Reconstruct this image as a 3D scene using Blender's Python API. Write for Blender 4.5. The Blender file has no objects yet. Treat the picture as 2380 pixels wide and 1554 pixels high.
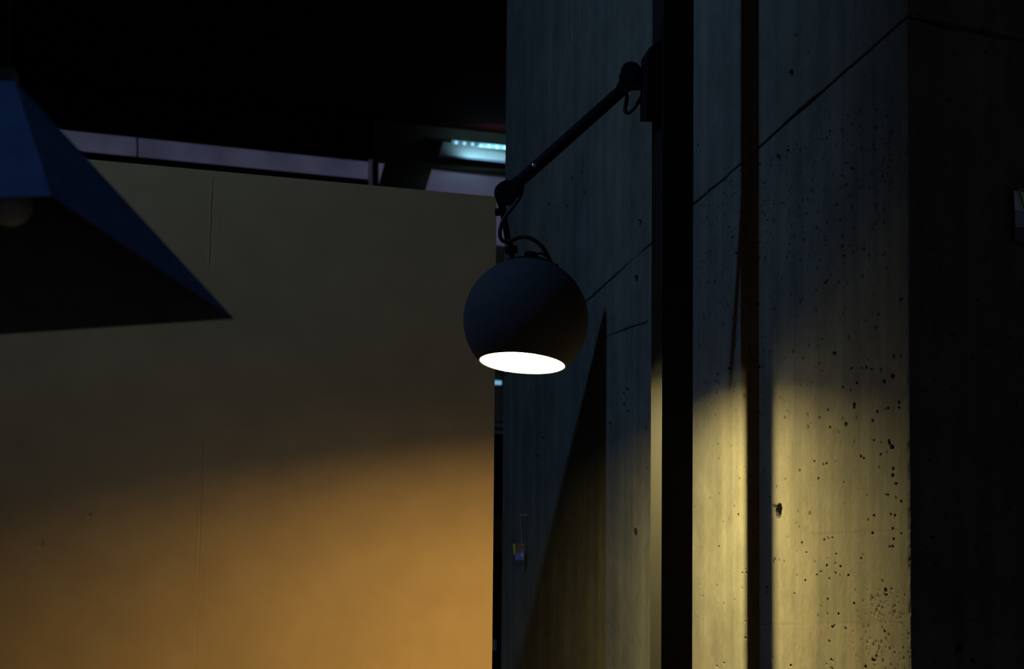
import bpy, bmesh, math, random
import numpy as np
from mathutils import Vector, Matrix

random.seed(7)
rng = np.random.RandomState(11)
sc = bpy.context.scene
COL = sc.collection

# ------------------------------------------------------------------ camera
EYE = 1.5
F = 5960.0                                   # focal length in pixels of the 2380 px frame
PITCH = math.atan(573 / F)
ROLL = 0.0090
cam_d = bpy.data.cameras.new('camera')
cam_d.sensor_width = 36.0
cam_d.lens = F / 2380 * 36.0
cam_d.clip_start = 0.05
cam_d.clip_end = 100
cam_d.dof.use_dof = True
cam_d.dof.focus_distance = 4.15
cam_d.dof.aperture_fstop = 13.0
cam = bpy.data.objects.new('camera', cam_d)
COL.objects.link(cam)
CAM_M = Matrix.Rotation(math.pi / 2 + PITCH, 4, 'X') @ Matrix.Rotation(ROLL, 4, 'Z')
CAM_M.translation = Vector((0, 0, EYE))
cam.matrix_world = CAM_M
sc.camera = cam

# ------------------------------------------------------------------ view, world
sc.view_settings.view_transform = 'Standard'
sc.view_settings.look = 'None'
sc.view_settings.gamma = 1.0
sc.view_settings.use_curve_mapping = False
sc.view_settings.exposure = 0.0
world = bpy.data.worlds.new('night')
sc.world = world
world.use_nodes = True
world.node_tree.nodes['Background'].inputs[0].default_value = (0.80, 0.85, 1.15, 1)
world.node_tree.nodes['Background'].inputs[1].default_value = 0.024

# ------------------------------------------------------------------ spotlight of the hall and an added fill
def spot(name, loc, target, energy, color, size_deg, blend, radius):
    d = bpy.data.lights.new(name, 'SPOT')
    d.energy = energy; d.color = color; d.spot_size = math.radians(size_deg)
    d.spot_blend = blend; d.shadow_soft_size = radius
    o = bpy.data.objects.new(name, d); COL.objects.link(o)
    o.location = loc
    o.rotation_euler = (Vector(target) - Vector(loc)).to_track_quat('-Z', 'Y').to_euler()
    return o

KEY_COL = (0.26, 0.55, 1.0)
spot('ceiling_spotlight', (-1.56, 3.53, EYE + 2.11), (0.18, 5.25, EYE + 0.78), 56.0, KEY_COL, 92, 1.0, 0.04)
spot('pendant_fill_light', (-1.5, 0.5, EYE + 1.9), (-0.42, 2.05, EYE + 0.35), 13.0, KEY_COL, 22, 0.8, 0.03)  # added fill, no lamp known there; brightens the pendant's front facet

# ------------------------------------------------------------------ helpers
def ray(px, py):
    d = CAM_M.to_3x3() @ Vector(((px - 1190) / F, -(py - 777) / F, -1.0))
    return d
def at(px, py, Y):
    d = ray(px, py)
    return Vector((0, 0, EYE)) + d * (Y / d.y)
def on_plane(px, py, p0, n):
    d = ray(px, py); o = Vector((0, 0, EYE))
    return o + d * ((Vector(p0) - o).dot(n) / d.dot(n))

def mat(name, color, rough=0.7, metal=0.0, emit=None, strength=0.0, spec=0.5):
    m = bpy.data.materials.new(name); m.use_nodes = True
    b = m.node_tree.nodes['Principled BSDF']
    b.inputs['Base Color'].default_value = (*color, 1)
    b.inputs['Roughness'].default_value = rough
    b.inputs['Metallic'].default_value = metal
    b.inputs['Specular IOR Level'].default_value = spec
    if emit:
        b.inputs['Emission Color'].default_value = (*emit, 1)
        b.inputs['Emission Strength'].default_value = strength
    return m

def grain(m, scale=200.0, bump=0.1, var=0.25, stretch=(1, 1, 1)):
    """fine procedural mottling and bump on a plain material"""
    nt = m.node_tree; b = nt.nodes['Principled BSDF']
    tc = nt.nodes.new('ShaderNodeTexCoord'); mp = nt.nodes.new('ShaderNodeMapping')
    mp.inputs['Scale'].default_value = stretch
    nz = nt.nodes.new('ShaderNodeTexNoise'); nz.inputs['Scale'].default_value = scale
    nz.inputs['Detail'].default_value = 4
    nt.links.new(tc.outputs['Object'], mp.inputs[0]); nt.links.new(mp.outputs[0], nz.inputs['Vector'])
    c = b.inputs['Base Color'].default_value[:3]
    rp = nt.nodes.new('ShaderNodeValToRGB')
    rp.color_ramp.elements[0].position = 0.3; rp.color_ramp.elements[1].position = 0.7
    rp.color_ramp.elements[0].color = (*[x * (1 - var) for x in c], 1)
    rp.color_ramp.elements[1].color = (*[min(1, x * (1 + var)) for x in c], 1)
    nt.links.new(nz.outputs['Fac'], rp.inputs[0]); nt.links.new(rp.outputs[0], b.inputs['Base Color'])
    bp = nt.nodes.new('ShaderNodeBump'); bp.inputs['Strength'].default_value = bump
    bp.inputs['Distance'].default_value = 0.001
    nt.links.new(nz.outputs['Fac'], bp.inputs['Height']); nt.links.new(bp.outputs[0], b.inputs['Normal'])
    return m

def obj(name, bm_or_me, m, parent=None, smooth=False):
    if isinstance(bm_or_me, bmesh.types.BMesh):
        me = bpy.data.meshes.new(name); bm_or_me.to_mesh(me); bm_or_me.free()
    else:
        me = bm_or_me
    me.materials.append(m)
    if smooth:
        me.polygons.foreach_set('use_smooth', [True] * len(me.polygons))
    o = bpy.data.objects.new(name, me); COL.objects.link(o)
    if parent is not None:
        o.parent = parent
        o.matrix_parent_inverse = Matrix.Translation(-Vector(parent.location))
    return o
def tag(o, label, cat, group=None, kind=None):
    o['label'] = label; o['category'] = cat
    if group: o['group'] = group
    if kind: o['kind'] = kind
    return o
def thing(name, loc, label, cat, group=None, kind=None):
    o = bpy.data.objects.new(name, None); COL.objects.link(o); o.location = loc
    o.empty_display_size = 0.05
    return tag(o, label, cat, group, kind)

def frame(a):
    a = Vector(a).normalized()
    h = Vector((1, 0, 0)) if abs(a.x) < 0.9 else Vector((0, 1, 0))
    e1 = (h - a * h.dot(a)).normalized(); e2 = a.cross(e1)
    return e1, e2, a
def add_lathe(bm, c, axis, prof, seg=64, caps=(False, False)):
    """prof: list of (radius, height along the axis)"""
    e1, e2, a = frame(axis); c = Vector(c); rings = []
    for r, h in prof:
        if r < 1e-7:
            rings.append([bm.verts.new(c + a * h)])
        else:
            rings.append([bm.verts.new(c + a * h + (e1 * math.cos(t) + e2 * math.sin(t)) * r)
                          for t in [2 * math.pi * k / seg for k in range(seg)]])
    for A, B in zip(rings, rings[1:]):
        for k in range(seg):
            q = (k + 1) % seg
            if len(A) == 1 and len(B) == 1: continue
            if len(A) == 1: bm.faces.new((A[0], B[q], B[k]))
            elif len(B) == 1: bm.faces.new((A[k], A[q], B[0]))
            else: bm.faces.new((A[k], A[q], B[q], B[k]))
    if caps[0] and len(rings[0]) > 1: bm.faces.new(list(reversed(rings[0])))
    if caps[1] and len(rings[-1]) > 1: bm.faces.new(rings[-1])
    return rings
def add_rod(bm, p, q, r, seg=24, bev=0.0):
    p = Vector(p); q = Vector(q); L = (q - p).length
    pr = [(r, 0), (r, L)] if bev <= 0 else [(r - bev, 0), (r, bev), (r, L - bev), (r - bev, L)]
    add_lathe(bm, p, q - p, pr, seg, (True, True))
def smooth_path(pts, n=10):
    pts = [Vector(p) for p in pts]; out = []
    P = [pts[0] * 2 - pts[1]] + pts + [pts[-1] * 2 - pts[-2]]
    for i in range(1, len(P) - 2):
        for k in range(n):
            t = k / n; a, b, c, d = P[i - 1], P[i], P[i + 1], P[i + 2]
            out.append(0.5 * ((2 * b) + (c - a) * t + (2 * a - 5 * b + 4 * c - d) * t * t + (3 * b - a - 3 * c + d) * t ** 3))
    out.append(pts[-1]); return out
def add_tube(bm, pts, r, seg=14):
    prev = None; e1 = None; rings = []
    for i, p in enumerate(pts):
        d = (pts[min(i + 1, len(pts) - 1)] - pts[max(i - 1, 0)]).normalized()
        if e1 is None: e1, _, _ = frame(d)
        e1 = (e1 - d * e1.dot(d)).normalized(); e2 = d.cross(e1)
        ring = [bm.verts.new(p + (e1 * math.cos(t) + e2 * math.sin(t)) * r) for t in [2 * math.pi * k / seg for k in range(seg)]]
        if prev:
            for k in range(seg):
                q = (k + 1) % seg
                bm.faces.new((prev[k], prev[q], ring[q], ring[k]))
        rings.append(ring); prev = ring
    bm.faces.new(list(reversed(rings[0]))); bm.faces.new(rings[-1])
def add_prism(bm, poly, off, bevel=0.0):
    """extrude a planar polygon (list of Vectors) by the vector off"""
    lo = [bm.verts.new(Vector(p)) for p in poly]; hi = [bm.verts.new(Vector(p) + Vector(off)) for p in poly]
    fs = [bm.faces.new(lo), bm.faces.new(list(reversed(hi)))]
    n = len(poly)
    for k in range(n):
        fs.append(bm.faces.new((lo[k], hi[k], hi[(k + 1) % n], lo[(k + 1) % n])))
    if bevel > 0:
        es = list({e for f in fs for e in f.edges})
        bmesh.ops.bevel(bm, geom=es, offset=bevel, segments=2, affect='EDGES', profile=0.6)
def add_box(bm, o, ax, ay, az, bevel=0.0):
    """box with corner o and edge vectors ax, ay, az"""
    o = Vector(o); ax = Vector(ax); ay = Vector(ay); az = Vector(az)
    add_prism(bm, [o, o + ax, o + ax + ay, o + ay], az, bevel)
def fix(bm):
    bmesh.ops.recalc_face_normals(bm, faces=bm.faces[:]); return bm

def grid_mesh(name, V, closed=False):
    """V: (n, m, 3) vertices -> quad mesh"""
    n, m, _ = V.shape
    me = bpy.data.meshes.new(name)
    idx = np.arange(n * m).reshape(n, m)
    A = idx if not closed else np.vstack([idx, idx[:1]])
    q = np.stack([A[:-1, :-1], A[1:, :-1], A[1:, 1:], A[:-1, 1:]], -1).reshape(-1, 4)
    me.vertices.add(n * m); me.vertices.foreach_set('co', V.reshape(-1).astype(np.float32))
    me.loops.add(q.size); me.loops.foreach_set('vertex_index', q.reshape(-1).astype(np.int32))
    me.polygons.add(len(q)); me.polygons.foreach_set('loop_start', (np.arange(len(q)) * 4).astype(np.int32))
    me.update(calc_edges=True); me.validate()
    me.polygons.foreach_set('use_smooth', [True] * len(me.polygons))
    return me
def vnoise(x, y, seed=0):
    """smooth value noise on arrays"""
    xi = np.floor(x).astype(np.int64); yi = np.floor(y).astype(np.int64)
    xf = x - xi; yf = y - yi
    u = xf * xf * (3 - 2 * xf); v = yf * yf * (3 - 2 * yf)
    def h(a, b):
        n = (a * 374761393 + b * 668265263 + seed * 974711) & 0x7fffffff
        n = ((n ^ (n >> 13)) * 1274126177) & 0x7fffffff
        return ((n ^ (n >> 16)) & 0xffff) / 65535.0
    return (h(xi, yi) * (1 - u) + h(xi + 1, yi) * u) * (1 - v) + (h(xi, yi + 1) * (1 - u) + h(xi + 1, yi + 1) * u) * v
def fbm(x, y, seed=0, oct=4):
    s = 0; a = 0.5
    for k in range(oct):
        s = s + a * vnoise(x * 2 ** k, y * 2 ** k, seed + 17 * k); a *= 0.5
    return s

# ------------------------------------------------------------------ materials
M_black = grain(mat('black_powder_coat', (0.007, 0.007, 0.010), 0.7, spec=0.08), 900, 0.05, 0.2)
M_post = grain(mat('black_steel', (0.0095, 0.0095, 0.0095), 0.75, spec=0.12), 300, 0.03, 0.15, (1, 1, 0.06))
M_cable = mat('black_rubber', (0.01, 0.01, 0.012), 0.6, spec=0.3)
M_shade = grain(mat('matt_dark_navy_paint', (0.058, 0.056, 0.066), 0.85, spec=0.12), 1500, 0.08, 0.15)
M_white = grain(mat('white_enamel', (0.85, 0.85, 0.83), 0.5), 100, 0.0, 0.02)
M_steel = mat('bare_steel', (0.6, 0.6, 0.58), 0.35, 1.0)
M_bulb = mat('lit_bulb', (1, 1, 1), 0.4, emit=(1.0, 0.80, 0.30), strength=2950.0)
M_bulb_body = mat('bulb_body', (1, 1, 1), 0.4, emit=(1.0, 0.82, 0.40), strength=90.0)
M_pyr = grain(mat('blue_lacquer', (0.075, 0.16, 0.36), 0.5, spec=0.2), 60, 0.02, 0.15)
M_pyr_in = grain(mat('dark_grey_inside', (0.16, 0.16, 0.13), 0.85, spec=0.1), 60, 0.02, 0.15)
M_opal = grain(mat('opal_glass_off', (0.75, 0.70, 0.60), 0.35), 40, 0.0, 0.05)
M_ceil = grain(mat('black_ceiling_paint', (0.05, 0.008, 0.008), 0.9, spec=0.05), 6, 0.0, 0.3)
M_floor = grain(mat('dark_floor', (0.05, 0.045, 0.04), 0.7), 8, 0.05, 0.2)
M_facade = grain(mat('dark_brown_frame', (0.10, 0.085, 0.06), 0.8, spec=0.1), 5, 0.0, 0.25)
M_frame = mat('black_window_frame', (0.012, 0.011, 0.012), 0.7, spec=0.1)

# ------------------------------------------------------------------ concrete wall (two faces meeting at a sharp corner)
WM = -0.227                                            # dX/dY of the long face
wall_dir = Vector((WM, 1, 0)).normalized()
wall_n = Vector((-wall_dir.y, wall_dir.x, 0))          # towards the lamp
WP = Vector((0.405, 4.08, 0))
CORNER = on_plane(2113, 777, WP, wall_n); CORNER.z = 0
face_dir = Vector((math.sin(math.radians(48)), math.cos(math.radians(48)), 0))
face_n = Vector((face_dir.y, -face_dir.x, 0))
END = on_plane(1171, 777, WP, wall_n); END.z = 0
S_END = (END - CORNER).dot(wall_dir)
CEIL = 3.64
def wall_sz(px, py):
    p = on_plane(px, py, WP, wall_n)
    return (p - CORNER).dot(wall_dir), p.z
def face_sz(px, py):
    p = on_plane(px, py, CORNER, face_n)
    return -(p - CORNER).dot(face_dir), p.z

def spaced(a, b, step): return list(np.arange(a, b - step * 0.5, step))
us = spaced(-1.6, -0.36, 0.08) + spaced(-0.36, -0.02, 0.003) + spaced(-0.02, 0.03, 0.0015) + spaced(0.03, 1.6, 0.003) + spaced(1.6, S_END, 0.005) + [S_END]
zs = spaced(0, EYE - 0.26, 0.08) + spaced(EYE - 0.26, EYE + 0.86, 0.0016) + spaced(EYE + 0.86, EYE + 1.9, 0.01) + [EYE + 1.9, CEIL]
U, Z = np.meshgrid(np.array(us), np.array(zs), indexing='ij')
depth = np.zeros_like(U); shade_dirt = np.zeros_like(U)
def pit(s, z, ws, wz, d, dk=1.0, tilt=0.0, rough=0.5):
    global depth, shade_dirt
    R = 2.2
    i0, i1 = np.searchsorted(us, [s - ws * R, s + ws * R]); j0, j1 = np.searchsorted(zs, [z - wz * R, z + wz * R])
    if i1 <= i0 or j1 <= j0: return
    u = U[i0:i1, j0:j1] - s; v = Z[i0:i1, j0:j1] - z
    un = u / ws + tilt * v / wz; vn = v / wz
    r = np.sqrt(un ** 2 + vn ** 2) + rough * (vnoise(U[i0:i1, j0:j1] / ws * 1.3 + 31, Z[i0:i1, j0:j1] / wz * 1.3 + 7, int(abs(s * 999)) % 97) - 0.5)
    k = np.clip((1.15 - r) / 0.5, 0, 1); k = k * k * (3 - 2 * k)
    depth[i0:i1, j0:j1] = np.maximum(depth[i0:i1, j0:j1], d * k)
    shade_dirt[i0:i1, j0:j1] = np.maximum(shade_dirt[i0:i1, j0:j1], dk * k)  # self-shadow inside the hole painted in as dark colour
def pit_px(px, py, w, h, d=0.004, dk=1.0, tilt=0.0):
    s, z = wall_sz(px, py)
    s2, _ = wall_sz(px + 1, py); _, z2 = wall_sz(px, py + 1)
    pit(s, z, max(0.5 * w * abs(s2 - s), 0.003), max(0.5 * h * abs(z2 - z), 0.0016), d, dk, tilt)

# blowholes read off the photograph: x, y, width, height in crop pixels
cropA = (1640, 800, 3.884, [(1163, 80, 34, 30), (880, 126, 10, 10), (792, 66, 12, 12), (575, 72, 14, 30), (105, 272, 16, 18), (212, 222, 28, 46), (348, 466, 30, 48),
    (270, 594, 12, 14), (88, 638, 10, 20), (510, 500, 10, 14), (498, 637, 12, 12), (523, 204, 8, 10), (715, 660, 20, 20), (921, 630, 9, 10), (1026, 657, 12, 14), (1265, 718, 30, 40),
    (1340, 550, 22, 60), (1316, 220, 12, 18), (1612, 335, 28, 36), (1688, 285, 40, 28), (1700, 105, 16, 16), (1452, 205, 12, 34), (1502, 222, 8, 8), (1411, 216, 8, 8),
    (1365, 348, 10, 24), (1238, 387, 8, 10), (1308, 414, 10, 10), (1102, 590, 8, 10), (1122, 748, 10, 10), (1550, 606, 16, 12), (1648, 574, 18, 20), (1508, 685, 12, 22),
    (1748, 520, 22, 16), (1748, 566, 16, 24), (1660, 880, 18, 56), (1682, 925, 34, 40), (1520, 865, 14, 14), (1580, 990, 8, 14), (1400, 1008, 10, 20), (1428, 1025, 16, 20),
    (979, 1053, 12, 14), (1062, 1082, 8, 8), (1088, 1077, 8, 8), (849, 1135, 8, 10), (718, 1217, 8, 8), (1015, 1210, 8, 10), (1628, 1356, 12, 12), (1648, 1358, 10, 10),
    (1690, 1180, 20, 40), (1720, 1255, 20, 16), (1695, 1120, 12, 30), (1770, 1415, 16, 30), (1720, 1382, 14, 16), (1672, 1535, 18, 14), (400, 1420, 12, 14), (293, 1535, 8, 22),
    (256, 1460, 9, 9), (300, 1212, 6, 6), (400, 1188, 8, 10), (413, 1302, 8, 10), (250, 426, 8, 12), (230, 917, 8, 10), (108, 898, 12, 10), (38, 1386, 10, 10)])
cropB = (1640, 1150, 3.846, [(117, 462, 10, 20), (154, 241, 12, 8), (289, 180, 8, 26), (398, 61, 12, 14), (384, 231, 6, 10), (416, 329, 12, 16), (353, 665, 9, 11), (325, 696, 6, 8),
    (361, 695, 6, 8), (101, 806, 9, 12), (378, 905, 10, 16), (353, 1279, 14, 26), (352, 1133, 6, 6), (859, 427, 12, 20), (899, 513, 12, 18), (1058, 400, 9, 14), (1092, 384, 6, 9),
    (1130, 380, 6, 9), (1164, 527, 10, 10), (1081, 630, 12, 18), (1030, 685, 18, 14), (991, 711, 14, 12), (1201, 636, 8, 8), (1272, 715, 9, 12), (1104, 749, 8, 8), (790, 881, 16, 14),
    (815, 718, 8, 6), (890, 763, 8, 8), (1160, 697, 7, 7), (1184, 1058, 14, 24), (1130, 1178, 22, 20), (1147, 1165, 8, 8), (1102, 1307, 18, 22), (1118, 1470, 10, 10), (758, 1520, 18, 24),
    (1122, 1546, 26, 16), (1325, 968, 16, 14), (1453, 222, 14, 14), (1505, 183, 8, 12), (1655, 174, 18, 14), (1490, 340, 10, 12), (1388, 566, 8, 8), (1580, 768, 14, 24), (1607, 850, 18, 44),
    (1610, 890, 10, 14), (1752, 342, 16, 14), (1645, 462, 26, 14), (1672, 460, 12, 26), (1680, 390, 12, 28), (1672, 296, 20, 24), (1692, 184, 14, 24), (1490, 918, 8, 10), (1428, 1535, 22, 16),
    (1526, 1440, 16, 22), (1500, 1475, 30, 12), (545, 828, 14, 16), (547, 872, 10, 20), (618, 573, 10, 14), (702, 598, 7, 7), (530, 1160, 8, 10), (100, 1530, 16, 30), (160, 1500, 18, 10),
    (1248, 1190, 6, 6), (1086, 1060, 8, 14), (1090, 930, 7, 7), (1598, 1215, 14, 26)])
cropC = (1600, 0, 1.942, [(40, 656, 9, 14), (405, 712, 20, 34), (450, 682, 14, 22), (462, 330, 22, 34), (215, 1148, 12, 24), (198, 1070, 8, 14), (640, 595, 8, 14), (800, 340, 8, 12),
    (614, 1276, 12, 12), (540, 905, 9, 9), (743, 765, 8, 8), (693, 1068, 7, 8), (700, 1155, 10, 16), (960, 1350, 16, 8), (603, 1530, 8, 8), (850, 495, 8, 8), (485, 160, 7, 8), (620, 498, 8, 8),
    (332, 960, 6, 6), (358, 995, 5, 8), (90, 1275, 6, 6), (720, 520, 9, 8), (115, 578, 6, 6), (543, 232, 6, 8), (457, 1103, 6, 6), (456, 1140, 7, 6), (580, 1210, 6, 6), (655, 790, 7, 7), (785, 255, 12, 8)])
for ox, oy, k, L in (cropA, cropB, cropC):
    for x, y, w, h in L:
        pit_px(ox + x / k, oy + y / k, w / k * 0.85, h / k * 0.85, 0.003 + 0.00012 * max(w, h), 1.0, random.uniform(-0.4, 0.4))
pit_px(1810, 1187, 13, 30, 0.02)                        # tie hole beside the post's shadow
pit_px(1800, 1176, 8, 10, 0.002, 0.85)
pit_px(1486, 519, 8, 18, 0.006); pit_px(1477, 648, 9, 16, 0.006); pit_px(1475, 1236, 10, 18, 0.004)
for x, y in ((1352, 402), (1316, 481), (1308, 405), (1328, 416), (1357, 448), (1275, 474), (1450, 940), (1457, 905), (1449, 915), (1459, 957), (1500, 995), (1417, 985), (1504, 1090), (1247, 1060), (1262, 1018), (1360, 940)):
    pit_px(x, y, 5, 8, 0.004, 0.8)
# scattered small holes, crowded along the corner
for k in range(420):
    s = rng.uniform(0.02, 2.6); z = rng.uniform(EYE - 0.2, EYE + 0.85)
    r = rng.uniform(0.0012, 0.0028); pit(s, z, max(r, 0.0025), r, 0.002, 0.55)
for k in range(1100):
    s = abs(rng.normal(0.09, 0.05)) + 0.008; z = rng.uniform(EYE - 0.2, EYE + 0.60)
    if vnoise(np.array([z * 7.0]), np.array([3.3]), 5)[0] < 0.42: continue
    r = rng.uniform(0.0008, 0.0024); pit(s, z, max(r, 0.0016), r, 0.002, 0.7, rng.uniform(-1, 1))
for k in range(380):                                   # honeycombed band under the pour joint
    s = rng.uniform(0.05, 1.0); z = EYE + 0.68 - abs(rng.normal(0, 0.16))
    r = rng.uniform(0.001, 0.0035); pit(s, z, max(r * 1.2, 0.0025), r, 0.003, 0.7, rng.uniform(-1, 1))
for k in range(130):                                   # the shaded face round the corner
    s = rng.uniform(-0.30, -0.02); z = rng.uniform(EYE - 0.2, EYE + 0.8)
    r = rng.uniform(0.0012, 0.003); pit(s, z, r, r, 0.003, 0.8)
for px, py, w in ((2282, 500, 6), (2291, 598, 8), (2294, 800, 9), (2276, 1003, 6), (2211, 1093, 5), (2211, 1120, 5), (2270, 1272, 9), (2299, 1244, 6), (2356, 1355, 8), (2168, 1248, 9), (2174, 1445, 6), (2259, 1441, 6), (2230, 1508, 26), (2262, 1535, 14), (2285, 72, 20)):
    s, z = face_sz(px, py); pit(s, z, w * 0.5 * 0.00075, w * 0.5 * 0.00056, 0.004, 1.0)
# pour joints: rough cracks running along the wall
def joint(pa_, pb_, amp, d, dk, seed, u0=-1.6, u1=99):
    global depth, shade_dirt
    (sa, za), (sb, zb) = wall_sz(*pa_), wall_sz(*pb_)
    k_ = (zb - za) / (sb - sa)
    w = za + np.where(U >= 0, (U - sa) * k_, (0 - sa) * k_ + U * -0.03) + amp * (fbm(U * 6, U * 0 + 2, seed) - 0.5) * 2
    t = 0.0016 + 0.006 * np.clip(vnoise(U * 12, U * 0, seed + 3) - 0.45, 0, 1) * np.clip(1.2 - np.abs(U), 0.15, 1)
    k = np.clip(1.4 - np.abs(Z - w) / t, 0, 1) * ((U > u0) & (U < u1)) * np.clip(vnoise(U * 5, U * 0 + 9, seed + 8) * 2.2 - 0.1, 0.25, 1)
    depth = np.maximum(depth, d * k); shade_dirt = np.maximum(shade_dirt, dk * k)
joint((2110, 38), (1615, 472), 0.004, 0.006, 0.95, 3, -1.6, wall_sz(1620, 470)[0])
joint((1615, 472), (1391, 674), 0.003, 0.004, 0.8, 4, wall_sz(1620, 470)[0])
joint((1339, 66), (1238, 264), 0.005, 0.008, 0.85, 9, 0.8)
joint((1500, 748), (1410, 782), 0.003, 0.003, 0.5, 14, wall_sz(1505, 745)[0], wall_sz(1395, 790)[0])
joint((2100, 1232), (1880, 1240), 0.003, 0.0002, 0.10, 21, 0.0, wall_sz(1880, 1240)[0])
joint((2100, 1445), (1640, 1450), 0.003, 0.0002, 0.10, 27, 0.0, wall_sz(1640, 1450)[0])
# board-marked swelling and fine tooth
relief = 0.0035 * (fbm(U * 1.7 + 5, Z * 0.8, 40) - 0.5) + 0.0010 * (fbm(U * 40, Z * 3.0, 41, 3) - 0.5) + 0.0007 * (fbm(U * 90, Z * 90, 42, 3) - 0.5)
# ragged arris
edge = np.exp(-(U / 0.007) ** 2)
rag = (fbm(Z * 45 + 3, U * 0 + 1, 50, 5) - 0.35) * 0.011 + 0.003 * (fbm(Z * 240, U * 0 + 4, 52, 3) - 0.4)
V = np.zeros(U.shape + (3,))
onleft = U >= 0
for c in range(3):
    V[..., c] = np.where(onleft, CORNER[c] + wall_dir[c] * U, CORNER[c] - face_dir[c] * U)
V[..., 2] = Z
nrm = np.where(onleft[..., None], np.array(wall_n)[None, None], np.array(face_n)[None, None])
V += nrm * (relief - depth)[..., None]
outn = np.array((wall_n + face_n).normalized())
V -= outn[None, None] * (edge * np.clip(rag, -0.001, 0.02))[..., None]
me = grid_mesh('wall_right', V, closed=True)
at_ = me.attributes.new('shade_dirt', 'FLOAT', 'POINT'); at_.data.foreach_set('value', shade_dirt.reshape(-1).astype(np.float32))

def concrete():
    m = bpy.data.materials.new('raw_concrete'); m.use_nodes = True
    nt = m.node_tree; b = nt.nodes['Principled BSDF']; N = nt.nodes.new; L = nt.links.new
    b.inputs['Roughness'].default_value = 0.85; b.inputs['Specular IOR Level'].default_value = 0.2
    tc = N('ShaderNodeTexCoord')
    def noise(scale, stretch, detail=5, rough=0.55):
        mp = N('ShaderNodeMapping'); mp.inputs['Scale'].default_value = stretch
        n = N('ShaderNodeTexNoise'); n.inputs['Scale'].default_value = scale; n.inputs['Detail'].default_value = detail
        n.inputs['Roughness'].default_value = rough
        L(tc.outputs['Object'], mp.inputs[0]); L(mp.outputs[0], n.inputs['Vector']); return n.outputs['Fac']
    def ramp(f, p0, c0, p1, c1):
        r = N('ShaderNodeValToRGB'); e = r.color_ramp.elements
        e[0].position = p0; e[0].color = (*c0, 1); e[1].position = p1; e[1].color = (*c1, 1)
        L(f, r.inputs[0]); return r.outputs[0]
    def mix(t, f, a, c):
        x = N('ShaderNodeMix'); x.data_type = 'RGBA'; x.blend_type = t
        if hasattr(f, 'is_output'): L(f, x.inputs[0])
        else: x.inputs[0].default_value = f
        for s, v in ((6, a), (7, c)):
            if hasattr(v, 'is_output'): L(v, x.inputs[s])
            else: x.inputs[s].default_value = (*v, 1)
        return x.outputs[2]
    base = ramp(noise(3.0, (1, 1, 0.5)), 0.3, (0.19, 0.178, 0.145), 0.7, (0.235, 0.22, 0.185))
    streak = ramp(noise(26.0, (1, 1, 0.045), 4), 0.32, (0.66, 0.68, 0.72), 0.66, (1.0, 0.99, 0.96))
    c = mix('MULTIPLY', 0.85, base, streak)
    patch = ramp(noise(1.6, (1, 1, 0.7), 5, 0.6), 0.42, (0.80, 0.83, 0.88), 0.58, (1.04, 1.0, 0.93))
    c = mix('MULTIPLY', 0.9, c, patch)
    fine = ramp(noise(9.0, (1, 1, 1), 8, 0.72), 0.36, (0.66, 0.66, 0.66), 0.62, (1, 1, 1))
    c = mix('MULTIPLY', 0.8, c, fine)
    tiny = ramp(noise(220.0, (1, 1, 0.4), 3), 0.3, (0.82, 0.82, 0.82), 0.7, (1, 1, 1))
    c = mix('MULTIPLY', 0.8, c, tiny)
    rust = ramp(noise(2.2, (1, 1, 0.8), 6, 0.7), 0.60, (0, 0, 0), 0.74, (1, 1, 1))
    c = mix('MIX', rust, c, mix('MULTIPLY', 0.5, c, (0.75, 0.58, 0.36)))
    a = N('ShaderNodeAttribute'); a.attribute_name = 'shade_dirt'
    c = mix('MIX', a.outputs['Fac'], c, (0.010, 0.009, 0.007))  # near-black paint: shade of the holes, dirt of the joints
    L(c, b.inputs['Base Color'])
    bp = N('ShaderNodeBump'); bp.inputs['Strength'].default_value = 0.25; bp.inputs['Distance'].default_value = 0.0015
    L(noise(160.0, (1, 1, 0.6), 6, 0.65), bp.inputs['Height']); L(bp.outputs[0], b.inputs['Normal'])
    return m
M_conc = concrete()
wall_right = obj('wall_right', me, M_conc); wall_right.data.set_sharp_from_angle(angle=0.9)
tag(wall_right, 'raw grey concrete wall with blowholes and a sharp corner, behind the black post', 'wall', kind='structure')

# ------------------------------------------------------------------ the ochre partition on the left
PANEL_DIR = Vector((math.sin(math.radians(87)), math.cos(math.radians(87)), 0))
PANEL_N = Vector((PANEL_DIR.y, -PANEL_DIR.x, 0))
PC = at(1151, 777, 4.85)                                # a point of its free vertical edge
PC.z = 0
PZ = on_plane(1155, 457, PC, PANEL_N).z
TL_ = on_plane(200, 369.5, PC, PANEL_N); SLOPE = (TL_.z - PZ) / (PC - TL_).dot(PANEL_DIR)
def panel_uz(px, py):
    p = on_plane(px, py, PC, PANEL_N); u = (PC - p).dot(PANEL_DIR)
    return u, p.z * PZ / (PZ + SLOPE * u)
su0 = panel_uz(494, 480)[0]; su1 = panel_uz(462, 1300)[0]; sz0 = panel_uz(494, 480)[1]; sz1 = panel_uz(462, 1300)[1]
dents = [panel_uz(208, 1198), panel_uz(95, 1266)]
grid_u = set(np.round(spaced(0, 2.0, 0.03), 5)) | set(np.round(spaced(su0 - 0.03, su1 + 0.045, 0.0009), 5))
for du, dz in dents: grid_u |= set(np.round(spaced(du - 0.014, du + 0.014, 0.0015), 5))
pu = np.array(sorted(grid_u)); pz = np.array(spaced(0, EYE - 0.2, 0.1) + spaced(EYE - 0.2, PZ, 0.0025) + [PZ])
A, B = np.meshgrid(pu, pz, indexing='ij')
su = su0 + (su1 - su0) * (B - sz0) / (sz1 - sz0) + 0.0012 * (fbm(B * 12, B * 0, 61) - 0.5)
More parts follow.
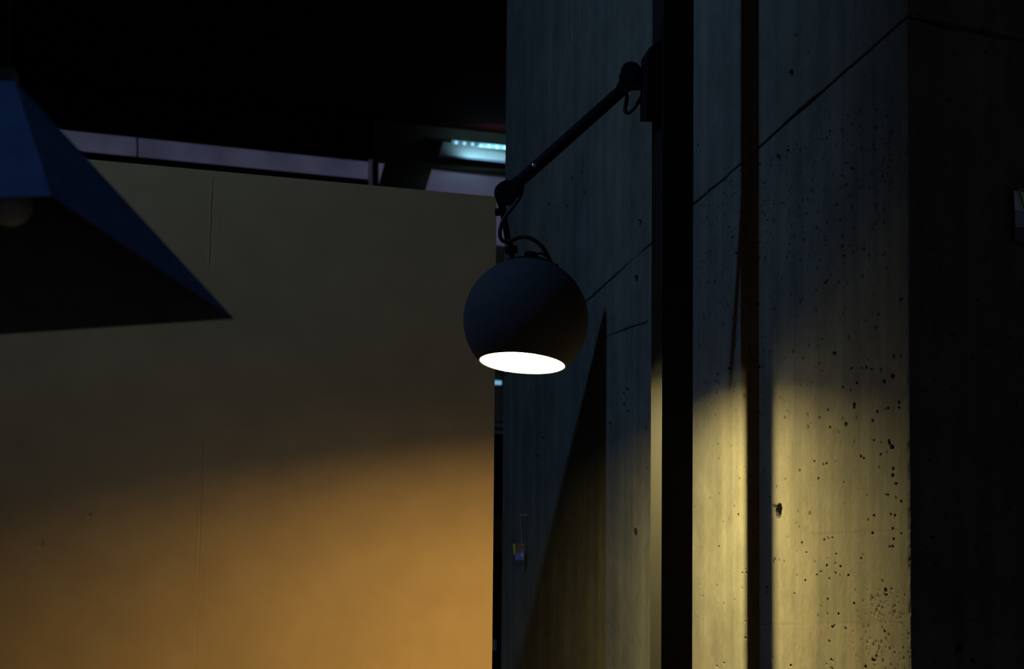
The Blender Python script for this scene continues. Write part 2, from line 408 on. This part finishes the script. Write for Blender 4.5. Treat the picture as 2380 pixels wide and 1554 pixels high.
on1 = np.clip(vnoise(B * 9, B * 0 + 1, 62) * 2.4 - 0.4, 0.15, 1) * np.where((B < sz0 + 0.05) & (B > sz0 - 0.12), 1, np.where(B < EYE + 0.22, 0.9, 0.12))
t = (A - su)
h = -0.0014 * np.exp(-(t / 0.0011) ** 2) * on1 + 0.0007 * np.exp(-((t - 0.0035) / 0.0022) ** 2) * on1
h += 0.0006 * np.exp(-((t + 0.012 + 0.003 * vnoise(B * 20, B * 0, 64)) / 0.002) ** 2) * np.clip(vnoise(B * 15, B * 0 + 4, 65) * 3 - 1.7, 0, 1)
for (du, dz), tl in zip(dents, (0.7, 0.7)):
    q = ((A - du) + tl * (B - dz)); r = ((A - du) * tl - (B - dz))
    h += -0.003 * np.exp(-(q / 0.0035) ** 2 - (r / 0.007) ** 2) + 0.0012 * np.exp(-((q - 0.007) / 0.003) ** 2 - (r / 0.008) ** 2)
h += 0.0006 * (fbm(A * 3, B * 3, 66) - 0.5)
PV = np.zeros(A.shape + (3,))
for c in range(3): PV[..., c] = PC[c] - PANEL_DIR[c] * A + PANEL_N[c] * h
PV[..., 2] = B * (PZ + SLOPE * A) / PZ
# a board with thickness: front grid, edges and back
TH = 0.022
back = PV[::-1].copy(); back -= np.array(PANEL_N)[None, None] * TH
loop = np.concatenate([PV, back[[0, -1]]], 0)
me = grid_mesh('wall_left', loop, closed=True)
bm = bmesh.new(); bm.from_mesh(me)
bm.verts.ensure_lookup_table()
n, mz = loop.shape[:2]
for j in (0, mz - 1):
    bm.faces.new([bm.verts[i * mz + j] for i in range(n)])
fix(bm)
M_panel = grain(mat('ochre_painted_board', (0.335, 0.198, 0.090), 0.8, spec=0.15), 14, 0.05, 0.06)
wl = obj('wall_left', bm, M_panel)
wl.data.polygons.foreach_set('use_smooth', [True] * len(wl.data.polygons)); wl.data.set_sharp_from_angle(angle=0.9)
tag(wl, 'ochre painted partition board with a vertical taped seam, lit orange from below the globe lamp', 'wall', kind='structure')

# ------------------------------------------------------------------ black steel post
PHI = math.radians(9.0)
pa = Vector((math.cos(PHI), math.sin(PHI), 0)); pb = Vector((-math.sin(PHI), math.cos(PHI), 0))
PM = at(1539, 777, 4.07); PM.z = 0
bm = bmesh.new()
add_box(bm, PM, pa * 0.0505, pb * 0.084, (0, 0, CEIL), 0.0012)
post = obj('steel_post', fix(bm), M_post)
tag(post, 'slim black rectangular steel post in front of the concrete wall, holding the lamp arm', 'post')

# ------------------------------------------------------------------ the globe lamp on its arm
YL = 4.13
yb = 4.115                                             # depth of the arm's joints
S = at(1222, 743, YL)
R = 146 / F * YL
ax = Vector((0.072, 0.165, 1.0)).normalized()
lamp = thing('wall_lamp', at(1505, 190, 4.11), 'black globe lamp switched on, hanging from a slanted arm on the black post', 'lamp')
ho = -105 / 146 * R; ht = 0.925 * R
def sph(r, h0, h1, n=28):
    a0 = math.asin(max(-1, h0 / r)); a1 = math.asin(min(1, h1 / r))
    return [(r * math.cos(a0 + (a1 - a0) * k / n), r * math.sin(a0 + (a1 - a0) * k / n)) for k in range(n + 1)]
bm = bmesh.new()
pr = sph(R, ho, ht); pi_ = list(reversed(sph(R - 0.0012, ho, ht)))
add_lathe(bm, S, ax, pr + pi_ + [pr[0]], 96)
shade = obj('lamp_shade', fix(bm), M_shade, lamp, True); shade['label'] = 'dark navy globe shade cut open below'
bm = bmesh.new()
q = sph(R - 0.0016, ho + 0.0006, ht, 28)
add_lathe(bm, S, ax, q + [(0.0001, ht + 0.0002)], 96)
rf = obj('reflector', fix(bm), M_white, lamp, True); rf['label'] = 'white inside of the shade'
# reflector bulb and lamp holder: a frosted flat face looking straight down, dim frosted body above it
cb = S + ax * (ho - 0.011)
rb = 0.027
bn = Vector((-0.075, -0.035, 1)).normalized()
bm = bmesh.new()
add_lathe(bm, cb, bn, [(0.0002, 0.0056), (rb * 0.5, 0.0057), (rb, 0.006)], 40)
bulb = obj('bulb', fix(bm), M_bulb, lamp); bulb['label'] = 'glowing frosted face of the bulb'
for p in bulb.data.polygons:
    if p.normal.z > 0: p.flip()
bm = bmesh.new()
add_lathe(bm, cb, bn, [(rb + 0.0003, -0.0002), (rb + 0.0006, 0.006), (rb, 0.014), (0.022, 0.028), (0.0150, 0.042), (0.0135, 0.055)], 40, (False, True))
obj('bulb_body', fix(bm), M_bulb_body, bulb, True)
bm = bmesh.new()
h0 = cb + bn * 0.055; h1 = S + ax * (ht - 0.001)
add_lathe(bm, h0, h1 - h0, [(0.0150, 0), (0.019, 0.004), (0.019, 0.05), (0.012, 0.054), (0.012, (h1 - h0).length)], 32, (True, True))
obj('lamp_holder', fix(bm), M_white, lamp)
# cap on top
T = S + ax * ht
bm = bmesh.new()
rt = math.sqrt(R * R - ht * ht)
add_lathe(bm, T, ax, [(0.001, 0.0003), (rt + 0.0012, 0.0003), (rt + 0.0012, 0.0022), (rt - 0.006, 0.0042), (0.001, 0.0046)], 64)
cap = obj('top_cap', fix(bm), M_black, lamp)
# small parts along the top, all at the lamp's depth
def al(px, py, dy=0.0): return at(px, py, YL + dy)
bm = bmesh.new(); p = al(1233, 592)
add_lathe(bm, al(1233, 606, 0.0), ax, [(0.0105, 0), (0.0105, 0.0125), (0.0095, 0.0138), (0.001, 0.0140)], 28, (True, False))
obj('cable_gland', fix(bm), M_black, cap)
bm = bmesh.new()
for pts in ([(1246, 592), (1258, 588), (1270, 596), (1281, 604)], [(1249, 597), (1262, 601), (1275, 607), (1283, 611)]):
    add_tube(bm, smooth_path([al(x, y) for x, y in pts], 6), 0.0016, 8)
obj('earth_wire', fix(bm), M_cable, cap)
bm = bmesh.new()
add_box(bm, al(1281, 615, -0.006), al(1297, 619, -0.006) - al(1281, 615, -0.006), (0, 0.012, 0), al(1282, 610, -0.006) - al(1281, 615, -0.006), 0.0006)
obj('cap_clip', fix(bm), M_black, cap)
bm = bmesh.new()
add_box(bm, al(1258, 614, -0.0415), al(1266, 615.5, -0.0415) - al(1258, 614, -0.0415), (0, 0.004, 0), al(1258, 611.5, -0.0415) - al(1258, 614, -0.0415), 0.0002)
o = obj('slot_glow', fix(bm), mat('painted_slot_glow', (0.6, 0.6, 0.5), 0.4, emit=(1.0, 0.86, 0.6), strength=0.45), cap); o['label'] = 'small glowing bar imitating lamplight from a slot'  # solid bar with its own emission, painted-in leak of lamplight

# stem between the lower joint and the shade
bm = bmesh.new()
add_rod(bm, al(1166, 478, 0.008), al(1182, 566, 0.004), 0.0050, 20, 0.001)
add_rod(bm, al(1187, 560, 0.004), al(1193, 608, 0.0), 0.0034, 18)
obj('stem', fix(bm), M_black, lamp, True)
bm = bmesh.new()                                        # upper clamp: a flat fork and a thumb knob
add_prism(bm, [al(x, y, 0.0) for x, y in ((1160, 470), (1170, 470), (1176, 482), (1177, 492), (1171, 505), (1164, 503), (1160, 490))], (0, 0.014, 0), 0.0012)
c1 = obj('upper_clamp', fix(bm), M_black, lamp)
bm = bmesh.new()
add_rod(bm, al(1150.5, 493.5, 0.007), al(1163, 492, 0.007), 0.0063, 20, 0.0012)
obj('thumb_screw', fix(bm), M_black, c1, True)
bm = bmesh.new()
add_prism(bm, [al(x, y, -0.006) for x, y in ((1181, 564), (1191, 566), (1197, 574), (1197, 586), (1191, 596), (1184, 594), (1180, 580))], (0, 0.014, 0), 0.0012)
c2 = obj('lower_clamp', fix(bm), M_black, lamp)
bm = bmesh.new()
add_rod(bm, al(1173, 582, 0.0), al(1203, 579, 0.0), 0.0060, 20, 0.0012)
obj('thumb_screw', fix(bm), M_black, c2, True)

# lower knuckle: two discs and a neck
def aj(px, py, dy=0.0): return at(px, py, 4.118 + (YL - 4.118) * min(1.05, (1490 - px) / 310) + dy)
bm = bmesh.new()
def disc(bm, px, py, r_px, y0, y1, bev=0.002, seg=40):
    c = aj(px, py, y0); r = r_px / F * yb
    add_lathe(bm, c, Vector((0, 1, 0)), [(r - bev, 0), (r, bev), (r, y1 - y0 - bev), (r - bev, y1 - y0)], seg, (True, True))
disc(bm, 1180, 446, 29, -0.013, 0.003)
disc(bm, 1175, 447, 27, 0.003, 0.014)
add_prism(bm, [aj(x, y, -0.008) for x, y in ((1150, 455), (1205, 455), (1196, 470), (1172, 474), (1171, 490), (1161, 490), (1158, 476))], (0, 0.016, 0), 0.001)
obj('lower_joint', fix(bm), M_black, lamp)

# arm tube with its two sockets
bm = bmesh.new()
p0 = aj(1196, 432); p1 = aj(1446, 209)
add_rod(bm, p0, p1, 14.6 / F * yb, 40, 0.001)
d = (p1 - p0).normalized()
add_rod(bm, aj(1186, 441), p0 + d * 0.012, 16.5 / F * yb, 36, 0.0015)
arm = obj('arm', fix(bm), M_black, lamp, True)
bm = bmesh.new()
sp_ = aj(1241, 386); add_lathe(bm, sp_ + Vector((0, -14.6 / F * yb - 0.0008, 0)), Vector((0, 1, 0)), [(0.0022, 0), (0.0034, 0.0008), (0.0034, 0.003)], 20, (True, False))
o = obj('screw', fix(bm), M_steel, arm); o['label'] = 'small bright screw head'
bm = bmesh.new()
disc(bm, 1467, 166, 24.5, -0.014, 0.002)
disc(bm, 1459, 178, 20.5, 0.002, 0.013)
add_prism(bm, [aj(x, y, -0.011) for x, y in ((1438, 188), (1470, 176), (1506, 160), (1506, 203), (1468, 203), (1450, 218), (1432, 202))], (0, 0.022, 0), 0.0012)
uj = obj('upper_joint', fix(bm), M_black, lamp)
bm = bmesh.new()
c = aj(1473, 174, -0.0155)
add_lathe(bm, c, Vector((0, 1, 0)), [(0.002, 0), (0.0028, 0.0008), (0.0028, 0.002)], 6, (True, False))
obj('joint_screw', fix(bm), M_black, uj)

# mounting box on the post's side
bm = bmesh.new()
side = PM + pb * 0.009
def sx(px, py):                                         # on the middle plane of the post's left side
    return on_plane(px, py, side, Vector((pb.x, pb.y, 0)))
prof = [(1532, 92), (1523, 97), (1511, 120), (1507, 121), (1505, 126), (1504, 200), (1502.5, 268), (1504, 270), (1532, 270)]
pts = [sx(x, y) for x, y in prof]
wall_side = -1e9
base_pt = PM + Vector((-pa.x, -pa.y, 0)) * 0.0004
for i in (0, len(pts) - 1):                             # press the last points onto the post
    dlt = (pts[i] - base_pt).dot(pa); pts[i] = pts[i] - pa * dlt
add_prism(bm, pts, pb * 0.052, 0.0012)
box = obj('mounting_box', fix(bm), M_black, lamp)
# cable
bm = bmesh.new()
add_tube(bm, smooth_path([aj(x, y) for x, y in ((1448, 208), (1457, 222), (1455.5, 240), (1453, 256), (1457, 262.5), (1466, 259), (1480, 243), (1494, 221), (1505, 212))], 10), 4.6 / F * yb)
obj('cable', fix(bm), M_cable, lamp, True)
bm = bmesh.new()
path = [(1214, 432), (1212, 447), (1205, 463), (1192, 481), (1178, 498), (1168, 515), (1162.5, 534), (1162.5, 549), (1169, 559.5), (1180, 561), (1194, 556), (1207, 551.5), (1220, 551), (1234, 554), (1249, 563), (1263, 577), (1274, 596), (1280, 608), (1281, 613)]
add_tube(bm, smooth_path([al(x, y, -0.012 + (0.010 if i < 2 or i > 15 else 0)) for i, (x, y) in enumerate(path)], 8), 4.7 / F * YL)
obj('cable', fix(bm), M_cable, lamp, True)

# ------------------------------------------------------------------ blue faceted pendant, upper left
pend = thing('pendant_lamp', at(14, 160, 2.07), 'dark blue faceted pyramid pendant with an unlit white bulb, cut off by the left edge', 'lamp')
Aq = at(120, 455, 2.0); Bq = at(545, 741, 2.2)
Al = at(-92, 460, 2.0); Bl = at(-520, 812, 2.2)
Tf = at(33, 185, 2.055); Tl = at(-9, 187, 2.055)
up = Vector((0, 0, 1))
Tbr = Tf + Vector((-0.002, 0.03, -0.001)); Tbl = Tl + Vector((0.002, 0.03, -0.001))
def shell(bm, top, rim, inset=0.0):
    vt = [bm.verts.new(p) for p in top]; vr = [bm.verts.new(p) for p in rim]
    fs = [bm.faces.new((vt[k], vt[(k + 1) % 4], vr[(k + 1) % 4], vr[k])) for k in range(4)]
    return vt, vr
top = [Tf, Tbr, Tbl, Tl]; rim = [Aq, Bq, Bl, Al]
ctr = sum(rim, Vector()) / 4
tc_ = sum(top, Vector()) / 4
# thin sheet walls: outer skin, inner skin and rim lip
bm = bmesh.new(); shell(bm, top, rim)
o1 = obj('pendant_shade', fix(bm), M_pyr, pend); o1['label'] = 'blue lacquered outside'
bm = bmesh.new()
itop = [p + (tc_ - p) * 0.06 + (ctr - tc_) * 0.01 for p in top]; irim = [p + (ctr - p) * 0.012 for p in rim]
vt, vr = shell(bm, itop, irim)
bm.faces.new(list(reversed(vt)))
ro = [bm.verts.new(p + (ctr - p) * 0.0006) for p in rim]
for k in range(4): bm.faces.new((vr[k], vr[(k + 1) % 4], ro[(k + 1) % 4], ro[k]))
o2 = obj('pendant_lining', fix(bm), M_pyr_in, pend); o2['label'] = 'dark grey inside'
bm = bmesh.new()
def addw(p, s): return p + Vector((0, 0, s))
cl = at(-9, 160, 2.055); cr = at(28, 157, 2.055)
lo = [Tl + Vector((0, -0.001, 0.0)), Tf + Vector((0, -0.001, 0)), Tbr + Vector((0, 0.001, 0)), Tbl + Vector((0, 0.001, 0))]
hi = [cl, cr, cr + Vector((0, 0.028, 0)), cl + Vector((0, 0.028, 0))]
L_ = [bm.verts.new(p) for p in lo]; H_ = [bm.verts.new(p) for p in hi]
bm.faces.new(list(reversed(L_))); bm.faces.new(H_)
for k in range(4): bm.faces.new((L_[k], L_[(k + 1) % 4], H_[(k + 1) % 4], H_[k]))
obj('pendant_cap', fix(bm), M_cable, pend)
bm = bmesh.new()
ctop = (cl + cr) / 2 + Vector((0.004, 0.014, 0))
cp = at(21, 157, 2.069)
add_rod(bm, cp, Vector((cp.x, cp.y, CEIL)), 0.0011, 10)
obj('cord', fix(bm), M_cable, pend)
# bulb
bc = at(25, 474, 2.085); br = 54 / F * 2.085
bm = bmesh.new()
pax = Vector((0.0, 0.25, 1)).normalized()
bp_ = [(0.0002, -br)] + [(br * math.sin(t), -br * math.cos(t)) for t in [math.pi * k / 20 for k in range(1, 15)]] + [(br * 0.62, br * 1.1), (br * 0.58, br * 1.5)]
add_lathe(bm, bc, pax, bp_, 40, (False, True))
bu = obj('bulb', fix(bm), M_opal, pend, True); bu['label'] = 'unlit opal white bulb'
bm = bmesh.new()
add_lathe(bm, bc, pax, [(br * 0.55, br * 1.51), (br * 0.66, br * 1.52), (br * 0.66, br * 2.0), (br * 0.5, br * 2.05)], 32, (True, True))
obj('lamp_holder', fix(bm), M_cable, pend)

# ------------------------------------------------------------------ far side of the hall: facade with windows, ceiling, floor
FD = Vector((math.sin(math.radians(60)), math.cos(math.radians(60)), 0))
FN = Vector((FD.y, -FD.x, 0))
FO = at(1000, 777, 12.0); FO.z = 0
def fac(px, py, out=0.0): return on_plane(px, py, FO + FN * out, FN)
def facu(p): return (p - FO).dot(FD)
def slab(bm, polypx, out, th, bevel=0.0):
    add_prism(bm, [fac(x, y, out) for x, y in polypx], -FN * th, bevel)
u0, u1 = -3.2, 1.1
bm = bmesh.new()
add_box(bm, FO + FD * u0 - FN * 0.35, FD * (u1 - u0), -FN * 0.2, (0, 0, CEIL))
wb = obj('wall_back', fix(bm), M_frame)
tag(wb, 'dark back wall of the hall beyond the partition', 'wall', kind='structure')
# panes (dusk light behind frosted glass)
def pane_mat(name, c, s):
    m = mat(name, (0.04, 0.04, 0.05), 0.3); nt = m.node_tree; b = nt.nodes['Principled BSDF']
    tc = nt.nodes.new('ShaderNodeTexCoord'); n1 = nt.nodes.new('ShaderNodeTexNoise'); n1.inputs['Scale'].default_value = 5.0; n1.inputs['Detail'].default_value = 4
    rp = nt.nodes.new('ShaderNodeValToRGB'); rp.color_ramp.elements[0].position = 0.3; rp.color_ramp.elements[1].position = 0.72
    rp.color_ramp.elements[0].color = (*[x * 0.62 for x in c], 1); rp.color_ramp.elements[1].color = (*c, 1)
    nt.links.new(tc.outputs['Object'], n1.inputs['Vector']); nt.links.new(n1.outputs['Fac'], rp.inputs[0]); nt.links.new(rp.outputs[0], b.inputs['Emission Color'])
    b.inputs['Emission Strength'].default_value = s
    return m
M_pane = pane_mat('dusk_glass', (0.42, 0.44, 0.78), 0.085)
M_jamb_glow = pane_mat('jamb_painted_glow', (0.42, 0.40, 0.70), 0.035)  # window light falling on the jamb, painted as faint emission
M_pane2 = pane_mat('dusk_glass_bright', (0.48, 0.44, 0.82), 0.10)
def window(name, poly, m, label, mull=()):
    root = thing(name, fac(*poly[0], -0.05), label, 'window', kind='structure')
    bm = bmesh.new(); slab(bm, poly, -0.012, 0.006); obj('pane', fix(bm), m, root)
    for mp in mull:
        bm = bmesh.new(); slab(bm, mp, -0.008, 0.004); obj('mullion', fix(bm), M_frame, root)
    return root
window('window_1', [(60, 293), (860, 376.5), (860, 420), (60, 339)], M_pane, 'long narrow lilac window strip above the partition',
       [[(318, 319), (321.5, 319.4), (321.5, 366), (318, 366)]])
window('window_2', [(879, 379), (900, 381), (900, 436), (879, 434)], M_pane2, 'sliver of lilac glass left of the slanted dark pillar')
window('window_3', [(1000, 393), (1260, 423), (1260, 585), (1140, 567), (1140, 460), (980, 444)], M_pane2, 'lilac window pane right of the slanted dark pillar')
# solid facade in front of the panes: strips around the openings
def trim(name, poly, label, out=0.0, th=0.008, m=M_frame):
    bm = bmesh.new(); slab(bm, poly, out, th); o = obj(name, fix(bm), m)
    return tag(o, label, 'trim', kind='structure')
def uz(u, z): return FO + FD * u + Vector((0, 0, z))
bm = bmesh.new()
fL = facu(fac(1003, 396))
zt = CEIL
def strip_top(px0, y0, px1, y1, out, th, m, nm, lb):
    a = fac(px0, y0, out); b = fac(px1, y1, out)
    bm = bmesh.new(); add_prism(bm, [a, b, Vector((b.x, b.y, CEIL)), Vector((a.x, a.y, CEIL))], -FN * th)
    return tag(obj(nm, fix(bm), m), lb, 'trim', kind='structure')
strip_top(-60, 280, 870, 375.7, 0.0, 0.008, M_frame, 'trim_1', 'black lintel above the long lilac window strip')
strip_top(868, 375.6, 1262, 422, 0.004, 0.010, M_facade, 'trim_2', 'dark brown lintel above the right lilac window pane')
trim('trim_3', [(-60, 327), (870, 418), (870, 470), (-60, 400)], 'black sill under the long lilac window strip', 0.0, 0.008)
trim('trim_4', [(857, 370), (866, 371), (866, 440), (857, 440)], 'thin jamb with window light painted on as glow, right end of the long window strip', 0.002, 0.008, M_jamb_glow)
trim('trim_5', [(866, 374), (880, 376), (880, 450), (866, 450)], 'black jamb between the long strip and the glass sliver', 0.003, 0.008)
trim('trim_6', [(896.5, 377), (1004, 392), (985, 455), (878, 445)], 'slanted dark brown pillar between the lilac windows', 0.006, 0.012, M_facade)
# lower facade, seen only through the slot beside the partition
bm = bmesh.new()
a = fac(1100, 566, 0.0); b = fac(1262, 585, 0.0)
add_prism(bm, [a, b, Vector((b.x, b.y, 0)), Vector((a.x, a.y, 0))], -FN * 0.05)
tag(obj('trim_7', fix(bm), M_facade), 'dark brown wall panel seen through the slot beside the partition', 'trim', kind='structure')

# ceiling, floor, far boundary walls of the hall
cz = fac(1053, 317, 0.012).z
bm = bmesh.new(); add_box(bm, (-4.2, 0.8, CEIL), (7.2, 0, 0), (0, 12.4, 0), (0, 0, 0.1)); tag(obj('ceiling', fix(bm), M_ceil), 'black ceiling of the hall', 'ceiling', kind='structure')
bm = bmesh.new(); add_box(bm, (-4.2, -1.5, -0.1), (7.2, 0, 0), (0, 14.7, 0), (0, 0, 0.1)); tag(obj('floor', fix(bm), M_floor), 'dark floor of the hall', 'floor', kind='structure')
print('CEIL', CEIL, 'cz', cz, 'CORNER', CORNER, 'END', END, S_END, 'S', S, 'R', R, 'PC', PC, PZ)

# ------------------------------------------------------------------ LED strip light under the far ceiling
led = thing('strip_light', fac(1100, 345, 0.12), 'bright cyan strip light with a row of round diodes, under the far ceiling', 'lamp')
O1 = 0.10
M_ledwhite = grain(mat('white_reflector', (0.8, 0.8, 0.78), 0.5), 60, 0.0, 0.03)
M_dot = mat('cyan_diode', (0.8, 0.9, 1), 0.3, emit=(0.35, 0.75, 1.0), strength=1.1)
M_lens = mat('cyan_lens_strip', (0.3, 0.5, 0.6), 0.3, emit=(0.25, 0.6, 0.75), strength=0.28)
bm = bmesh.new()
slab(bm, [(1053, 325), (1262, 346.5), (1262, 357), (1053, 334)], O1 + 0.10, 0.012)
ls = obj('lens_strip', fix(bm), M_lens, led); ls['label'] = 'cyan glowing lens strip'
for k in range(11):
    px = 1060.5 + 18.9 * k; py = 329.8 + 18.9 * k * 0.103
    c = fac(px, py + 1.5, O1 + 0.10)
    bm = bmesh.new(); add_lathe(bm, c - FN * 0.001, FN, [(0.0078, 0), (0.0078, 0.004), (0.005, 0.0075), (0.0003, 0.0085)], 18, (True, False))
    obj('diode', fix(bm), M_dot, led, True)
bm = bmesh.new()                                        # slanting white reflector below the diodes
ra = [fac(1030, 329, O1 - 0.02), fac(1262, 352, O1 - 0.02), fac(1262, 381, O1 + 0.03), fac(1021, 359, O1 + 0.03)]
add_prism(bm, ra, -FN * 0.006)
obj('reflector', fix(bm), M_ledwhite, led)
bm = bmesh.new()
slab(bm, [(1019, 359.5), (1262, 381), (1262, 388), (1019, 362)], O1 + 0.045, 0.02, 0.001)
obj('lip', fix(bm), grain(mat('blue_grey_lip', (0.25, 0.25, 0.35), 0.5), 40, 0, 0.1), led)
ld = bpy.data.lights.new('strip_glow', 'AREA'); ld.shape = 'RECTANGLE'; ld.size = 0.46; ld.size_y = 0.012; ld.energy = 0.50; ld.color = (0.36, 0.80, 1.0)
lo_ = bpy.data.objects.new('strip_glow', ld); COL.objects.link(lo_)
lc = fac(1205, 345, O1 + 0.20); lt = fac(1205, 372, O1 + 0.02)
lo_.location = lc
zdir = -(lt - lc).normalized(); xdir = (FD - zdir * FD.dot(zdir)).normalized(); ydir = zdir.cross(xdir)
lo_.matrix_world = Matrix.Translation(lc) @ Matrix((xdir, ydir, zdir)).transposed().to_4x4()
lo_.parent = None

# ------------------------------------------------------------------ what shows through the slot beside the partition
sgn = thing('sign_light', fac(1160, 888, 0.02), 'tiny pale blue lit strip in the slot right of the partition', 'light')
bm = bmesh.new(); slab(bm, [(1130, 882), (1166, 884.5), (1166, 893.5), (1130, 891)], 0.03, 0.02, 0.001)
obj('diffuser', fix(bm), mat('pale_blue_diffuser', (0.5, 0.7, 0.8), 0.4, emit=(0.22, 0.52, 0.72), strength=0.75), sgn)
bm = bmesh.new(); slab(bm, [(1130, 892), (1166, 894.5), (1166, 898.5), (1130, 896)], 0.034, 0.024, 0.001)
obj('housing', fix(bm), mat('blue_grey_housing', (0.22, 0.30, 0.38), 0.5), sgn)
cabn = thing('display_cabinet', fac(1155, 1300, 0.0), 'dark cabinet with pale shelf edges, glimpsed right of the partition', 'cabinet')
M_cg = grain(mat('grey_cabinet', (0.34, 0.32, 0.27), 0.7), 20, 0, 0.15)
bm = bmesh.new(); slab(bm, [(1110, 900), (1172, 904), (1172, 980), (1110, 976)], 0.03, 0.03); obj('upper_panel', fix(bm), M_cg, cabn)
M_edge = grain(mat('pale_lilac_edge', (0.5, 0.48, 0.62), 0.6, emit=(0.3, 0.3, 0.6), strength=0.0), 30, 0, 0.1)
for y in (984, 1000):
    bm = bmesh.new(); slab(bm, [(1110, y - 4), (1172, y), (1172, y + 9), (1110, y + 5)], 0.04, 0.04, 0.001); obj('shelf', fix(bm), M_edge, cabn)
bm = bmesh.new(); slab(bm, [(1110, 1008), (1172, 1012), (1172, 1197), (1110, 1193)], 0.02, 0.02); obj('door', fix(bm), M_frame, cabn)
bm = bmesh.new(); slab(bm, [(1110, 1197), (1172, 1200), (1172, 1282), (1110, 1280)], 0.02, 0.02); d2 = obj('drawer', fix(bm), grain(mat('brown_drawer', (0.11, 0.065, 0.035), 0.6), 20, 0, 0.1), cabn)
bm = bmesh.new(); slab(bm, [(1110, 1284), (1172, 1286), (1172, 1570), (1110, 1570)], 0.02, 0.02); obj('door', fix(bm), M_frame, cabn)
bm = bmesh.new(); slab(bm, [(1120, 1484), (1153.5, 1486), (1153.5, 1512), (1120, 1510)], 0.06, 0.03, 0.001)
tag(obj('white_box', fix(bm), grain(mat('white_card', (0.7, 0.7, 0.75), 0.7), 30, 0, 0.05)), 'small pale box low in the slot right of the partition', 'box')


# ------------------------------------------------------------------ hanging tag on the concrete wall, deep in the picture
pw = on_plane(1222, 1280, WP, wall_n); YT = pw.y - 0.02
def ht_(px, py, dy=0.0): return at(px, py, YT + dy)
tg = thing('hanging_tag', ht_(1206, 1262), 'small blue and yellow tag hanging on a string against the far concrete wall', 'tag')
def card(name, poly, m, par, dy=0.0, th=0.004):
    bm = bmesh.new(); add_prism(bm, [ht_(x, y, dy) for x, y in poly], (0, th, 0)); return obj(name, fix(bm), m, par)
cd = card('card', [(1195, 1264), (1217, 1266), (1217.5, 1301), (1197, 1301)], grain(mat('dark_olive_card', (0.06, 0.06, 0.02), 0.6), 30, 0, 0.1), tg, 0.002)
card('blue_label', [(1197, 1284), (1209, 1284), (1213, 1274), (1217.5, 1274), (1217.5, 1301), (1198, 1301)], mat('blue_print', (0.02, 0.07, 0.42), 0.5), cd, -0.001, 0.003)
card('white_spot', [(1211, 1284), (1215, 1284), (1215, 1293), (1211, 1293)], mat('pale_blue_print', (0.22, 0.32, 0.6), 0.5), cd, -0.002, 0.003)
card('yellow_edge', [(1192, 1263), (1197.5, 1263), (1198, 1288), (1193.5, 1288)], mat('yellow_print', (0.20, 0.26, 0.03), 0.5), cd, -0.001, 0.003)
card('orange_corner', [(1211, 1262), (1217, 1263), (1217, 1269), (1212, 1269)], mat('orange_print', (0.18, 0.07, 0.02), 0.5), cd, -0.001, 0.003)
bm = bmesh.new()
add_tube(bm, smooth_path([ht_(1212, 1265, 0.0), ht_(1213, 1245), ht_(1212, 1230), ht_(1209, 1212), ht_(1208, 1198, 0.01)], 6), 0.0013, 8)
s_ = obj('string', fix(bm), grain(mat('pale_string', (0.14, 0.16, 0.16), 0.8), 100, 0, 0.1), tg)
bm = bmesh.new()
ph_ = on_plane(1208, 1197, WP, wall_n); pn = ht_(1208, 1197, 0.012)
add_rod(bm, pn, pn + Vector((0.05, 0.0, 0.0)), 0.002, 10)
obj('hook', fix(bm), M_steel, tg)

# ------------------------------------------------------------------ card pinned on the shaded face at the right edge
def fp(px, py, out=0.003): return on_plane(px, py, CORNER + face_n * out, face_n)
nc = thing('notice_card', fp(2366, 490), 'pale blue paper notice with a green strap, cut off by the right edge', 'notice')
def sheet(name, poly, m, out, th=0.0012):
    bm = bmesh.new(); add_prism(bm, [fp(x, y, out) for x, y in poly], -face_n * th); return obj(name, fix(bm), m, nc)
M_paper = grain(mat('white_paper', (0.86, 0.88, 0.95), 0.7), 60, 0.05, 0.06)
M_paper2 = grain(mat('grey_paper', (0.34, 0.38, 0.58), 0.7), 60, 0.05, 0.06)
sheet('upper_sheet', [(2358, 443), (2440, 452), (2440, 500), (2359.5, 488)], M_paper, 0.011)
sheet('lower_sheet', [(2359.5, 487), (2440, 498), (2440, 534), (2360, 527.5)], M_paper2, 0.009)
sheet('clear_sleeve', [(2358, 527.5), (2440, 534), (2440, 590), (2362, 559), (2358, 556)], grain(mat('smoky_plastic', (0.05, 0.055, 0.09), 0.3), 30, 0, 0.1), 0.007)
bm = bmesh.new()
add_tube(bm, [fp(2367.5, 439.5, 0.015), fp(2400, 442, 0.015)], 0.0012, 8)
add_tube(bm, smooth_path([fp(2368.5, 440.5, 0.015), fp(2372, 455, 0.015), fp(2377.5, 472, 0.015), fp(2384, 492, 0.015)], 5), 0.0016, 8)
o = obj('green_strap', fix(bm), mat('lime_green_ribbon', (0.25, 0.50, 0.03), 0.6), nc)
